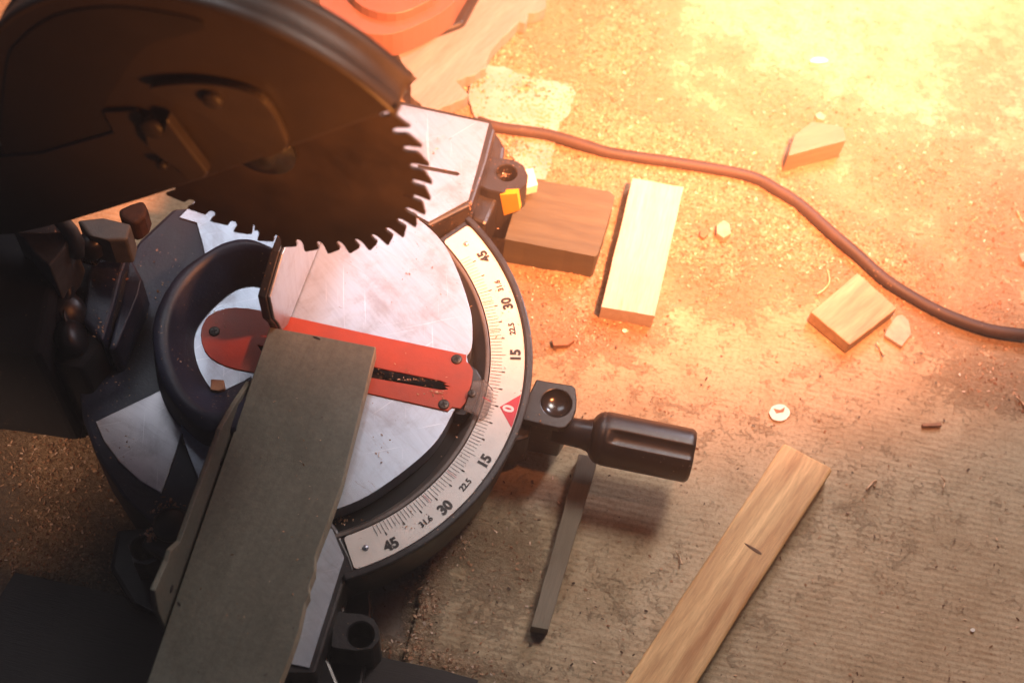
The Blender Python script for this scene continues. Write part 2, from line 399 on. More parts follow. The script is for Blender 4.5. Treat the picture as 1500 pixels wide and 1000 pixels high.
def edge_side(P):
    """true where the cardboard sheet covers the bench"""
    E = CARD_EDGE; x, y = P[:, 0], P[:, 1]; ins = np.zeros(len(x), bool)
    for i in range(len(E)):
        x1, y1 = E[i][0], E[i][1]; x2, y2 = E[(i + 1) % len(E)][0], E[(i + 1) % len(E)][1]
        c = ((y1 > y) != (y2 > y)) & (x < (x2 - x1) * (y - y1) / (y2 - y1 + 1e-12) + x1); ins ^= c
    return ins
CARD_EDGE = [at(*q) for q in [(584, 1120), (588, 1000), (592, 950), (604, 905), (616, 850), (632, 800), (660, 700), (600, 560), (330, 470), (60, 440), (-260, 250), (-260, -260), (700, -420), (1700, -420), (2000, 300), (1900, 1300), (900, 1300), (580, 1300)]]

def height(P, base):
    x, y = P[:, 0] + 5, P[:, 1] + 5; d = dust_field(P)
    return base + .0008 * (fbm(x, y, 9, 3, 40) - .5) + np.clip(d - .15, 0, 1) * (.0018 + .0045 * fbm(x, y, 90, 4, 60) * fbm(x, y, 30, 2, 70)), d
def sheet(name, mat, base, inside, x0, x1, y0, y1, step):
    xs, ys = np.arange(x0, x1, step), np.arange(y0, y1, step); nx, ny = len(xs), len(ys)
    X, Y = np.meshgrid(xs, ys, indexing='ij'); P = np.stack([X.ravel(), Y.ravel(), np.zeros(nx * ny)], 1)
    z, d = height(P, base)
    idx = np.arange(nx * ny).reshape(nx, ny); q = np.stack([idx[:-1, :-1], idx[1:, :-1], idx[1:, 1:], idx[:-1, 1:]], -1).reshape(-1, 4)
    if inside is not None:
        jit = P[:, :2] + .006 * np.stack([fbm(P[:, 0] + 5, P[:, 1] + 5, 40, 3, 80) - .5, fbm(P[:, 0] + 5, P[:, 1] + 5, 40, 3, 90) - .5], 1)
        ok = inside(np.c_[jit, np.zeros(len(jit))]); q = q[ok[q].all(1)]
    P[:, 2] = z
    used = np.unique(q); remap = -np.ones(nx * ny, int); remap[used] = np.arange(len(used)); q = remap[q]; P = P[used]; d = d[used]
    me = bpy.data.meshes.new(name); me.vertices.add(len(P)); me.vertices.foreach_set('co', P.ravel())
    me.loops.add(q.size); me.loops.foreach_set('vertex_index', q.ravel()); me.polygons.add(len(q))
    me.polygons.foreach_set('loop_start', np.arange(0, q.size, 4)); me.update(calc_edges=True)
    at_ = me.attributes.new('dust', 'FLOAT', 'POINT'); at_.data.foreach_set('value', d.astype(np.float32))
    return link(name, me, mat, None, True)

# ================================================================== THE SETTING
prism('ground', [(-3, -3, -.009), (3, -3, -.009), (3, 3, -.009), (-3, 3, -.009)], .02, M['bench'])['kind'] = 'structure'
tag(sheet('workbench', M['bench'], -.004, None, -.52, .42, -.55, .75, .0025), kind='structure')
cb = sheet('cardboard_sheet', M['card'], 0, edge_side, -.62, 1.05, -.50, 1.15, .0025)
tag(cb, 'large brown corrugated cardboard sheet covered in sawdust under everything', 'cardboard sheet')
sd = cb.modifiers.new('thick', 'SOLIDIFY'); sd.thickness = .0028; sd.offset = -1

# sawdust flakes (one object: nobody could count them)
def flakes(name, P, size, mat, lift=.0004, seed=0, label=None):
    r = np.random.default_rng(seed); n = len(P)
    a = r.random(n) * 2 * math.pi; L_ = size * (.5 + 1.3 * r.random(n) ** 2); Wd = L_ * (.22 + .4 * r.random(n))
    tilt = (r.random(n) - .5) * 1.3; roll = (r.random(n) - .5) * 1.2; curl = .35 * L_ * (r.random(n) - .2)
    ux = np.stack([np.cos(a) * np.cos(tilt), np.sin(a) * np.cos(tilt), np.sin(tilt)], 1)
    uy = np.stack([-np.sin(a) * np.cos(roll), np.cos(a) * np.cos(roll), np.sin(roll)], 1)
    up = np.array([0, 0, 1.])
    V = np.zeros((n, 6, 3)); C = P + up * (lift + .25 * L_ * np.abs(np.sin(tilt)))[:, None]
    for k, (sx, sy, cz) in enumerate([(-.5, -.5, 0), (0, -.5, 1), (.5, -.5, 0), (.5, .5, 0), (0, .5, 1), (-.5, .5, 0)]):
        V[:, k] = C + ux * (sx * L_)[:, None] + uy * (sy * Wd)[:, None] + up * (cz * curl)[:, None]
    base = np.arange(n)[:, None] * 6
    q = np.concatenate([base + [0, 1, 4, 5], base + [1, 2, 3, 4]], 0)
    me = bpy.data.meshes.new(name); me.vertices.add(n * 6); me.vertices.foreach_set('co', V.ravel())
    me.loops.add(q.size); me.loops.foreach_set('vertex_index', q.ravel()); me.polygons.add(len(q))
    me.polygons.foreach_set('loop_start', np.arange(0, q.size, 4)); me.update(calc_edges=True)
    t = me.attributes.new('tint', 'FLOAT', 'POINT'); t.data.foreach_set('value', np.repeat(r.random(n), 6).astype(np.float32))
    return link(name, me, mat)
cand = np.c_[RNG.uniform(-.42, .95, 700000), RNG.uniform(-.42, 1.05, 700000), np.zeros(700000)]
u_, v_ = proj(cand); vis = (u_ > -60) & (u_ < 1560) & (v_ > -60) & (v_ < 1060); cand = cand[vis]
d_ = dust_field(cand); on = edge_side(cand)
keep = RNG.random(len(cand)) < np.clip(.012 + .95 * np.clip(d_ - .12, 0, 1) ** 1.3, 0, 1)
cand, on = cand[keep][:190000], on[keep][:190000]
hz, _ = height(cand, 0); cand[:, 2] = np.where(on, hz, hz - .004)
tag(flakes('sawdust', cand, .0017, M['flake'], seed=2), 'loose orange brown sawdust and shavings strewn over the cardboard and bench', 'sawdust', kind='stuff')

# ================================================================== MITER SAW
H = .075
saw = empty('miter_saw')
tag(saw, 'black and silver miter saw with red insert, toothed blade raised under its guard', 'miter saw')

# --- base castings
prism('base', pts([(112, 540), (120, 612), (140, 665), (178, 725), (232, 775), (330, 760), (420, 620), (560, 560), (600, 420), (600, 300), (480, 250), (330, 300), (252, 306), (205, 350), (150, 430), (118, 495)], .066), .066, M['navy'], saw, .003)
ring_sector('base_body', .02, .1515, .004, .057, -75, 75, M['void'], saw)
rs = ring_sector('rim', .1532, .1842, .020, .0735, -57.5, 57, M['black'], saw, n=110, r1b=.178, bevel=.0012)
ring_sector('rim_lip', .1793, .1845, .0736, .0768, -57.5, 57, M['black'], rs, n=110, bevel=.0011)
ring_sector('inner_lip', .1500, .1529, .056, .0746, -57.5, 57, M['lip'], rs, n=110, r0b=.1415, bevel=.0008)

# --- scale plate with ticks and numbers
def scale_plate(r0, r1, a0, a1, z, rc=.0028):
    # thin annular strip whose ends have rounded corners
    rows = []; d = math.degrees(rc / .166)
    seq = [a0 + d * (1 - math.cos(t)) for t in np.linspace(0, math.pi / 2, 7)] + list(np.linspace(a0 + d, a1 - d, 120))[1:-1] + [a1 - d * (1 - math.cos(t)) for t in np.linspace(math.pi / 2, 0, 7)]
    for a in seq:
        e = min(a - a0, a1 - a) / d; k = rc * (1 - math.sqrt(max(0, 1 - (1 - min(1, e)) ** 2)))
        c, s_ = math.cos(math.radians(a)), math.sin(math.radians(a)); p, q = r0 + k, r1 - k
        rows.append([(p * c, p * s_, z - .0012), (p * c, p * s_, z), (q * c, q * s_, z), (q * c, q * s_, z - .0012)])
    return loft('scale_plate', rows, M['white'], saw, closed=True, smooth=False, cap=True)
plate = scale_plate(.1537, .1785, -54.8, 55.2, .0748)
def polar(r, a, z): return Vector((r * math.cos(math.radians(a)), r * math.sin(math.radians(a)), z))
bm = bmesh.new()
ZT = .0751
RED = []
def tick(b_, a, r0, r1, w):
    t = Vector((-math.sin(math.radians(a)), math.cos(math.radians(a)), 0)) * w / 2
    p, q = polar(r0, a, ZT), polar(r1, a, ZT); b_.faces.new([b_.verts.new(x) for x in (p - t, q - t, q + t, p + t)])
for a in range(-47, 48):
    if a % 5 == 0:
        tick(bm, a, .1540, .1645, .00034)
        if abs(a) != 15: tick(bm, a + .0001, .1622, .1645, .0009)
    else: tick(bm, a, .1540, .1618 + (.0004 if abs(a) % 2 else 0), .00030)
for s in (-1, 1):
    for q in (22.5, 31.6):
        bmr = bmesh.new(); tick(bmr, s * q, .1545, .1628, .00026); RED.append(bmr)
def text_into(b_, s, size, r, a, bold=0.0):
    cu = bpy.data.curves.new('t', 'FONT'); cu.body = s; cu.size = size; cu.align_x = 'CENTER'; cu.align_y = 'CENTER'; cu.offset = bold; cu.resolution_u = 4
    o = bpy.data.objects.new('t', cu); COL.objects.link(o)
    me = bpy.data.meshes.new_from_object(o.evaluated_get(bpy.context.evaluated_depsgraph_get()))
    # text x runs along +angle, text up points to the centre
    ca, sa = math.cos(math.radians(a)), math.sin(math.radians(a))
    X = Vector((-sa, ca, 0)); Yv = Vector((-ca, -sa, 0)); O = polar(r, a, ZT + .0001)
    vs = [b_.verts.new(O + X * v.co.x + Yv * v.co.y) for v in me.vertices]
    for p in me.polygons:
        try: b_.faces.new([vs[i] for i in p.vertices])
        except ValueError: pass
    bpy.data.objects.remove(o); bpy.data.meshes.remove(me); bpy.data.curves.remove(cu)
for s in (-1, 1):
    for t, sz, a, bo in (('45', .0102, 45.2, .00045), ('30', .0102, 30, .00045), ('15', .0102, 15, .00045), ('22.5', .0060, 22.6, .00018), ('31.6', .0060, 35.6, .00018)):
        text_into(bm, t, sz, .1722 if sz > .008 else .1712, s * a, bo)
def flat(name, b_, mat, parent):
    for f in b_.faces:
        f.normal_update()
        if f.normal.z < 0: f.normal_flip()
    me = bpy.data.meshes.new(name); b_.to_mesh(me); b_.free(); return link(name, me, mat, parent)
flat('printed_marks', bm, M['ink'], plate)
for b_ in RED: flat('red_mark', b_, M['redink'], plate)
bm = bmesh.new(); P_ = [polar(.1655, 0, .0750)] + [polar(.1783, a, .0750) for a in np.linspace(-4.5, 4.5, 8)]
bm.faces.new([bm.verts.new(q) for q in P_]); flat('zero_triangle', bm, M['redink'], plate)
bm = bmesh.new(); text_into(bm, '0', .0108, .1722, .1, .00045); flat('zero_numeral', bm, M['whiteink'], plate)
for s in (-1, 1):
    lathe('rivet', polar(.1665, 50.8 * s, .0745), (0, 0, 1), [(0, .0022), (.0010, .0021), (.0017, .0014), (.0020, .0004)], M['alu'], plate, 16)

# --- turntable disc (silver) with slot
disc_uv = smooth_loop([(455, 250), (530, 268), (600, 312), (640, 345), (665, 385), (688, 450), (692, 490), (690, 512), (684, 522), (686, 540), (680, 575), (664, 603), (640, 645), (600, 683), (540, 725), (483, 748), (400, 765), (320, 745), (275, 660), (262, 590), (268, 520), (285, 450), (320, 385), (380, 310)], 4)
slot_w = [(544, 534), (652, 556), (664, 567), (648, 573), (534, 555), (372, 520), (360, 503)]
slot_pts = [at(*q, H) for q in slot_w]
disc = prism_holes('turntable', pts(disc_uv, H), [[(q.x, q.y, H) for q in slot_pts]], .016, M['alu'], saw, bevel=.0006)
# silver segments of the base and its wings
prism('rear_segment', pts(smooth_loop([(140, 617)], 1) + [(236, 571), (252, 590), (270, 622), (258, 662), (236, 722), (205, 704), (175, 676), (152, 645)], .0675), .004, M['alu_dull'], saw, .0005)
prism('rear_segment', pts([(262, 318), (288, 326), (300, 372), (350, 352), (400, 330), (400, 290), (300, 280)], .0675), .004, M['alu'], saw, .0005)
up_w = [(520, 140), (580, 152), (716, 181), (703, 232), (686, 293), (628, 325), (598, 308), (540, 262), (500, 200)]
wing = prism('wing_casting', pts([(515, 130), (580, 146), (719, 177), (725, 190), (712, 240), (692, 300), (630, 331), (592, 310), (530, 262), (490, 200)], .0738), .045, M['black'], saw, .002)
slot2 = [(612, 241), (640, 246), (670, 252), (674, 255), (670, 258), (640, 252), (612, 247)]
prism_holes('wing_plate', pts(up_w, H + .0005), [pts(slot2, H + .0005)], .0012, M['alu'], saw)
wing2 = prism('wing_casting', pts([(478, 752), (495, 775), (515, 815), (521, 832), (505, 850), (462, 985), (400, 985), (260, 945), (236, 925), (290, 700), (400, 690)], .0738), .045, M['black'], saw, .002)
prism('wing_plate', pts([(470, 765), (487, 775), (504, 816), (453, 977), (400, 966), (250, 925), (300, 790)], H + .0005), .0012, M['alu'], saw)

# --- red insert
ins = prism_holes('throat_insert', pts([(440, 466.5), (560, 493), (683, 519), (683, 529), (688, 533), (693, 542), (691, 562), (683, 588), (674, 598), (662, 596), (656, 602), (600, 589), (540, 576), (420, 555), (370, 545), (345, 540), (330, 535.5), (318, 530), (308, 523.5), (300, 514), (295.5, 502), (294, 490), (295.5, 479), (300, 469), (307, 461.5), (317, 455.5), (330, 451.5), (345, 450), (365, 451.5), (385, 455)], H + .0012),
                  [[Vector((q.x, q.y, H + .0012)) for q in pts([(548, 537.5), (646, 557.5), (654, 561), (649, 562), (659, 566), (651, 566), (656, 570), (645, 570.5), (536, 551.5), (385, 518), (377, 505)], H + .0012)]], .0022, M['red'], saw, bevel=.0004)
def screw(u, v, z, r, parent):
    c = at(u, v, z); o = lathe('screw', c, (0, 0, 1), [(-.001, r), (.0003, r), (.0006, r * .85), (.0007, r * .2)], M['screw'], parent, 20)
    bm = bmesh.new()
    for k in (0, 1):
        a = .5 + k * math.pi / 2; x = Vector((math.cos(a), math.sin(a), 0)); y = Vector((-x.y, x.x, 0)); cc = c + Vector((0, 0, .00075 + .0001 * k))
        add_prism(bm, [cc + x * r * .55 + y * r * .13, cc - x * r * .55 + y * r * .13, cc - x * r * .55 - y * r * .13, cc + x * r * .55 - y * r * .13], .0006)
    from_bm('cross_recess', bm, M['void'], o)
    return o
for q in ((669, 526), (650, 592), (314, 485)): screw(*q, H + .0015, .0040, ins)

# --- pointer of clear plastic over the scale, on its black carrier
prism('pointer_carrier', pts([(684, 530), (698, 540), (706, 553), (702, 578), (692, 600), (680, 608), (668, 606), (660, 598)], .0728), .022, M['black'], saw, .0012)
ptr = prism('angle_pointer', pts([(694, 557), (711, 556), (723, 571), (722, 585), (714, 606), (706, 610), (690, 602), (680, 598), (688, 575)], .0795), .0032, M['clear'], saw, .0006)
screw(691, 576, .0800, .0030, ptr)
bm = bmesh.new(); a_, c_ = at(707, 581, .0797), at(719, 588, .0797); t_ = (c_ - a_).cross(Vector((0, 0, 1))).normalized() * .0003
bm.faces.new([bm.verts.new(q) for q in (a_ - t_, c_ - t_, c_ + t_, a_ + t_)]); flat('red_hairline', bm, M['redink'], ptr)

# --- fence: curved casting behind, two upright faces
o_top = [(405, 366), (366, 350), (331, 354), (296, 373), (261, 398), (235, 437), (223, 478), (226, 523), (238, 565), (262, 600), (300, 632), (345, 628)]
i_top = [(398, 366), (372, 360), (334, 364), (292, 388), (259, 430), (245, 478), (246, 517), (261, 560), (282, 587), (305, 603), (335, 600), (360, 585)]
i_bot = [(398, 428), (373, 418), (344, 424), (312, 450), (290, 478), (284, 504), (291, 538), (307, 566), (318, 573), (330, 570), (350, 561), (368, 551)]
ot, it, ib = (smooth_loop(q, 6, False) for q in (o_top, i_top, i_bot))
zr = .098
R_ot, R_it, R_ib = pts(ot, zr), pts(it, zr), pts(ib, .0762)
R_ob = [Vector((q.x * 1.015 - .002, q.y, .0672)) for q in R_ot]
R_oe = [Vector((q.x, q.y, zr - .003)) for q in R_ot]; R_im = [a.lerp(c, .12) + Vector((0, 0, -.001)) for a, c in zip(R_it, R_ib)]
fence = loft('fence_arch', [R_ob, R_oe, [a.lerp(c, .12) + Vector((0, 0, .0002)) for a, c in zip(R_ot, R_it)], R_it, R_im, R_ib, [Vector((q.x, q.y, .0755)) for q in R_ib]], M['navy'], saw, smooth=True)
def fence_face(name, prof, x, th, mat, parent, lean=0):
    # prof: (y, z) outline in the upright plane at x; x may be a function of y
    fx = x if callable(x) else (lambda y: x)
    bm = bmesh.new(); a = [bm.verts.new((fx(y) - lean * (z - H), y, z)) for y, z in prof]; c = [bm.verts.new((fx(y) - lean * (z - H) - th, y, z)) for y, z in prof]
    bm.faces.new(a); bm.faces.new(c[::-1])
    for i in range(len(a)): bm.faces.new((a[i], c[i], c[(i + 1) % len(a)], a[(i + 1) % len(a)]))
    return from_bm(name, bm, mat, parent, bevel=.0007)
fence_face('fence_plate', [(.0205, .0768), (.0105, .085), (.0072, .100), (.0015, .116), (.000, .146), (.029, .158), (.21, .158), (.21, .0768)], -.0012, .0022, M['alu'], saw)
fence_face('fence_backing', [(.0195, .0768), (.0090, .085), (.0058, .100), (-.0005, .116), (-.002, .1475), (.029, .160), (.21, .160), (.21, .0768)], -.0036, .006, M['black'], saw)
BX0, BX1 = -.0079, .0052
lx = lambda y: BX0 + (BX1 - BX0) * ((.0045 - y) / .263) - .0024
def lf(u, v):   # pixel on the plane of the lower fence
    lo, hi = -.4, .3; d = ray(u, v)
    t = 0
    for _ in range(60):
        md = (lo + hi) / 2; tt = (md - CL[1]) / d[1]
        x = CL[0] + d[0] * tt
        if x - lx(md) > 0: hi = md
        else: lo = md
    # choose the sign by residual
    return md, CL[2] + d[2] * ((md - CL[1]) / d[1])
def plane_lx(u, v):
    # x = a*y + b
    a = -(BX1 - BX0) / .263; b_ = lx(0); d = ray(u, v); t = (a * CL[1] + b_ - CL[0]) / (d[0] - a * d[1])
    return CL[1] + d[1] * t, CL[2] + d[2] * t
prof = [plane_lx(*q) for q in [(367, 559), (345, 592), (324, 629), (300, 695), (282, 745), (265, 793), (251, 806), (246, 822), (227, 865), (232, 895), (243, 921)]]
prof += [(prof[-1][0], .0768), (prof[0][0], .0768)]
lowf = fence_face('fence_plate', prof, lx, .0035, M['board'], saw)
for q in ((251, 862), (324, 676)):
    y, z = plane_lx(*q); lathe('bolt_hole', (lx(y) + .0002, y, z), (1, 0, 0), [(-.001, .0028), (.0003, .0026)], M['void'], lowf, 14)

# --- clamp lugs with holes
def lug(hole, outline, r, z, depth=.03, zb=0.0, mat='black'):
    c = at(*hole, z); return boss('clamp_lug', (c.x, c.y), pts(outline, z), r, z, zb, M[mat], saw, depth)
lu = lug((742, 253), [(700, 224), (712, 228), (735, 231), (755, 234), (768, 242), (774, 255), (772, 270), (760, 281), (742, 284), (715, 279), (692, 268), (695, 240)], .0082, .062)
lug((528, 929), [(492, 893), (510, 896), (530, 897), (547, 904), (556, 920), (556, 938), (545, 950), (520, 953), (484, 948), (486, 915)], .0088, .058)
lug((211, 802), [(186, 795), (195, 782), (212, 777), (230, 783), (240, 800), (236, 818), (215, 828), (195, 824)], .0088, .055)
prism('lug_bridge', pts([(170, 775), (250, 770), (262, 812), (240, 905), (190, 880), (160, 830)], .024), .024, M['black2'], saw, .003)
prism('lug_bridge', pts([(466, 905), (500, 870), (506, 895), (486, 916), (480, 960), (500, 1010), (440, 1010), (450, 985)], .048), .048, M['black2'], saw, .002)
prism('lug_bridge', pts([(466, 905), (512, 845), (540, 850), (545, 890), (530, 1010), (440, 1010), (450, 985)], .026), .026, M['black2'], saw, .002)
prism('lug_bridge', pts([(686, 262), (700, 226), (722, 186), (740, 215), (730, 290), (712, 330), (692, 322)], .052), .05, M['black'], saw, .003)
# yellow sticker and white tag on the upper lug
c0 = at(742, 253, .062)
def wrap(uvs, y_off, name, mat, parent):
    P = [at_y(u, v, c0.y - .0205) for u, v in uvs]
    bm = bmesh.new(); a = [bm.verts.new(q + Vector((0, -.0012, 0))) for q in P]; c = [bm.verts.new(q + Vector((0, .004, 0))) for q in P]
    bm.faces.new(a); bm.faces.new(c[::-1])
    for i in range(4): bm.faces.new((a[i], c[i], c[(i + 1) % 4], a[(i + 1) % 4]))
    return from_bm(name, bm, mat, parent)
wrap([(733, 284), (758, 282), (762, 306), (739, 314)], 0, 'yellow_sticker', M['yellow'], lu)
prism('white_tag', pts([(767, 248), (781, 246), (788, 271), (770, 276)], .050), .010, M['sticker'], lu, .0005)

# --- turntable lock: block, neck, grip
hcp = at(815, 590, .068)
blk = smooth_loop([(786, 555), (787, 555)], 1, False)[:1] + [(800, 558), (838, 564), (843, 568), (845, 585), (844, 600), (838, 615), (828, 626), (818, 627), (780, 618), (758, 612), (770, 588)]
bl = prism_holes('handle_block', pts(blk, .068), [[hcp + Vector((.0112 * math.cos(t), .0112 * math.sin(t), 0)) for t in np.linspace(0, 2 * math.pi, 36, endpoint=False)]], .0062, M['black2'], saw, .0009)
bowl = [[hcp + Vector((r * math.cos(t), r * math.sin(t), h)) for t in np.linspace(0, 2 * math.pi, 40, endpoint=False)] for r, h in [(.0114, -.0008), (.0108, -.0018), (.0098, -.0032), (.0080, -.0044), (.0055, -.0053), (.0028, -.0058), (.0004, -.0059)]]
loft('thumb_dish', bowl, M['gloss'], bl, closed=True)
hb = prism('handle_block', pts([(784, 562), (838, 572), (838, 606), (826, 626), (757, 612), (766, 590)], .062), .050, M['black'], saw, .0015)
hc = at(818, 590, .068)
prism('handle_bracket', pts([(748, 560), (770, 566), (785, 590), (775, 640), (740, 650)], .055), .040, M['black'], saw, .002)
A0, A1 = at(818, 628, .050), at(1013, 668, .050)
ax = (A1 - A0); Lg = ax.length; axn = ax.normalized()
lathe('handle_neck', A0, ax, [(-.004, .0105), (.012, .0107), (.020, .0112), (.0245, .0128), (.030, .014)], M['black2'], saw, 32)
def groove(a, h):
    k = math.cos(3 * (a - GA)); g = max(0.0, (k - .70) / .30) ** .6 if k > .70 else 0
    s0, s1 = .036, Lg + .004
    e = min(1, max(0, (h - s0) / .007)) ** .5
    return 1 - .135 * g * e
GA = math.radians(70)
# longitudinal grooves sit round the grip
prof = [(.0240, .0125), (.0262, .0160), (.0285, .0182), (.0315, .0196), (.0325, .0192), (.0335, .0197)] + [(h, .0200) for h in np.linspace(.036, Lg - .003, 26)] + [(Lg - .0015, .0195), (Lg, .0183), (Lg + .0003, .012)]
lathe('handle_grip', A0, ax, prof, M['grip'], saw, 144, mod=groove)
# --- saw blade and guard (upright, in the plane y = BY)
BY = .007
BC = (.0052, .3075); BR = .1035
prof = []
NT = 40; T = 2 * math.pi / NT; ph = math.radians(-99)
for k in range(NT):
    a = ph + k * T; deep = (k % 10 == 0)
    if deep:
        seq = [(0, .950), (.02, .86), (.0, .845), (.05, .838), (.10, .845), (.09, .86), (.10, .905)]
    else:
        seq = [(-.02, .935), (-.01, .905), (.05, .888), (.13, .880)]
    seq += [(.22, .884), (.29, .902), (.30, .93), (.26, .965), (.24, 1.0), (.36, 1.0), (.44, .992), (.62, .980), (.80, .970), (.90, .962), (.96, .955)]
    for f, r in seq: prof.append((BC[0] + BR * r * math.cos(a + f * T), BC[1] + BR * r * math.sin(a + f * T)))
def xz_plate(name, prof, y, th, mat, parent, bevel=0, hole=None):
    """outline in (x, z) at y, thickness th towards +y"""
    bm = bmesh.new(); vs = [bm.verts.new((x, y, z)) for x, z in prof]
    E_ = [bm.edges.new((vs[i], vs[(i + 1) % len(vs)])) for i in range(len(vs))]
    bmesh.ops.triangle_fill(bm, edges=E_, use_beauty=True)
    r = bmesh.ops.extrude_face_region(bm, geom=bm.faces[:])
    bmesh.ops.translate(bm, verts=[g for g in r['geom'] if isinstance(g, bmesh.types.BMVert)], vec=(0, th, 0))
    return from_bm(name, bm, mat, parent, bevel=bevel)
blade = xz_plate('saw_blade', prof, BY - .0009, .0018, M['blade'], saw)
lathe('arbor_flange', (BC[0], BY - .001, BC[1]), (0, -1, 0), [(0, .022), (.003, .022), (.0035, .012), (.009, .011), (.0095, .004)], M['screw'], blade, 32)
GC = (-.0125, .297); GR = .1436; GF = -.0150; GB = .0110
def circ_pt(a): return (GC[0] + GR * math.cos(math.radians(a)), GC[1] + GR * math.sin(math.radians(a)))
def on_front(u, v, y=GF): q = at_y(u, v, y); return (q.x, q.z)
low = [on_front(*q) for q in [(582, 160), (410, 222), (300, 262), (215, 290), (110, 322), (60, 335), (20, 343)]]
arc = [circ_pt(a) for a in np.linspace(43, 190, 60)]
g_prof = arc + [(-.24, .27), (-.26, .14)] + low[::-1]
guard = xz_plate('blade_guard', g_prof, GF, .0035, M['guard'], saw, bevel=.0015)
xz_plate('guard_back', arc + [(-.24, .27), (-.26, .17), (-.17, .175), (-.065, .262), (.094, .392)], GB - .002, .003, M['guard2'], guard)
# rim band round the top of the guard, with its step
rows = []
for a in np.linspace(42, 192, 90):
    c, s = math.cos(math.radians(a)), math.sin(math.radians(a)); f = lambda r: (GC[0] + r * c, GC[1] + r * s)
    rr = [(GR - .004, GF + .001), (GR - .0005, GF - .0015), (GR + .001, GF), (GR + .0016, GF + .007), (GR - .0002, GF + .0085), (GR - .0002, GB - .006), (GR + .0016, GB - .004), (GR + .001, GB + .002), (GR - .004, GB + .0012)]
    rows.append([(f(r)[0], y, f(r)[1]) for r, y in rr])
loft('guard_rim', rows, M['lever'], guard, closed=True, smooth=True, cap=True)
sw = smooth_loop([(10, 100), (30, 60), (80, 25), (150, 12), (220, 16), (290, 30), (298, 42), (270, 52), (215, 68), (180, 110), (150, 165), (160, 195), (60, 225), (5, 235)], 4)
xz_plate('guard_recess', [on_front(u, v, GF - .0012) for u, v in sw], GF - .0012, .001, M['guard2'], guard)
lens = smooth_loop([(218, 132), (260, 124), (320, 126), (372, 140), (396, 162), (414, 195), (418, 218), (388, 231), (340, 200), (290, 165), (255, 150)], 4)
xz_plate('guard_link', [on_front(u, v, GF - .006) for u, v in lens], GF - .006, .0045, M['lever'], guard, bevel=.0022)
lev = [(207, 185), (214, 178), (226, 190), (238, 192), (243, 176), (304, 255), (299, 262), (276, 268), (258, 248), (236, 234), (214, 214)]
xz_plate('guard_lever', [on_front(u, v, GF - .009) for u, v in lev], GF - .009, .0075, M['lever'], guard, bevel=.0015)
for (u, v, r) in ((310, 148, .006), (237, 243, .0035), (222, 190, .0075)):
    x, z = on_front(u, v, GF - .008); lathe('guard_bolt', (x, GF - .005, z), (0, -1, 0), [(0, r), (.003, r), (.0045, r * .8), (.005, r * .2)], M['guard2'], guard, 20)
cover = [(148, 300), (110, 322), (20, 343), (-60, 350), (-60, 235), (60, 225), (165, 195), (150, 165), (200, 163), (300, 258), (285, 266)]
xz_plate('guard_side_cover', [on_front(u, v, GF - .003) for u, v in cover], GF - .003, .0025, M['guard'], guard, bevel=.001)

# --- motor head and arm at the left edge
def box(name, x0, x1, y0, y1, z0, z1, mat, parent, bevel=.006):
    bm = bmesh.new(); add_prism(bm, [(x0, y0, z1), (x1, y0, z1), (x1, y1, z1), (x0, y1, z1)], z1 - z0); return from_bm(name, bm, mat, parent, bevel=bevel, seg=3)
lathe('motor_housing', (-.05, GB + .004, .30), (0, 1, 0), [(0, .045), (.02, .055), (.09, .055), (.12, .048), (.13, .02)], M['black2'], saw, 40)
arm = prism('swing_arm', pts([(-190, 60), (20, 150), (70, 240), (85, 330), (100, 388), (80, 420), (60, 520), (-40, 505), (-260, 480)], .135), .135, M['matte'], saw, .006, 3)
prism('hinge_block', pts([(60, 395), (100, 382), (150, 345), (180, 356), (188, 378), (176, 440), (150, 500), (118, 540), (60, 528), (28, 498)], .105), .10, M['matte'], saw, .004, 3)
prism('hinge_cheek', pts([(144, 360), (178, 367), (187, 376), (178, 400), (168, 440), (150, 500), (120, 470), (128, 400)], .110), .04, M['navy'], saw, .003, 3)
prism('bevel_wedge', pts([(187, 372), (192, 378), (208, 408), (203, 430), (170, 510), (158, 512), (176, 440)], .100), .05, M['navy'], saw, .003, 3)
# grey cast pieces, spring, knobs
prism('cast_bracket', pts([(18, 338), (60, 340), (104, 338), (96, 362), (72, 390), (50, 370), (34, 348)], .165), .05, M['cast'], saw, .003)
prism('cast_lug', pts([(112, 322), (150, 318), (192, 328), (186, 351), (160, 352), (130, 345)], .150), .030, M['cast'], saw, .004, 3)
tube('arm_rod', [at(70, 300, .18), at(104, 340, .168), at(112, 356, .16), at(112, 372, .15)], .0055, M['cast'], saw)
prism('rusty_bolt', pts([(172, 306), (190, 298), (210, 292), (216, 305), (212, 317), (203, 325), (193, 329), (176, 318)], .150), .022, M['rust'], saw, .004, 3)
lathe('knob', at(136, 372, .125), (.1, .1, 1), [(0, .006), (.004, .0085), (.016, .0085), (.019, .006), (.0195, .001)], M['black2'], saw, 28)
sp = [at(118 + 26 * t, 372 + 6 * t, .120) + Vector((0, .0055 * math.cos(t * 40), .0055 * math.sin(t * 40))) for t in np.linspace(0, 1, 90)]
tube('spring', sp, .0009, M['screw'], saw, 8)
lathe('bevel_knob', at(88, 462, .106), (.45, -.25, .7), [(0, .016), (.010, .017), (.014, .013), (.016, .004)], M['black2'], saw, 36)
lathe('hinge_pin', at(98, 500, .105), (.6, .3, .4), [(0, .014), (.008, .0145), (.012, .010), (.0125, .002)], M['black2'], saw, 36)
for k in range(3):
    q = at(92 + k * 5, 458 + k * 5, .112); lathe('pin_ring', q, (.6, .3, .3), [(0, .009), (.0016, .0096), (.0022, .008)], M['screw'], saw, 24)
tube('hose', [at(52, 410, .12), at(60, 380, .135), at(92, 385, .13), at(100, 430, .12), at(86, 470, .11)], .005, M['black2'], saw)
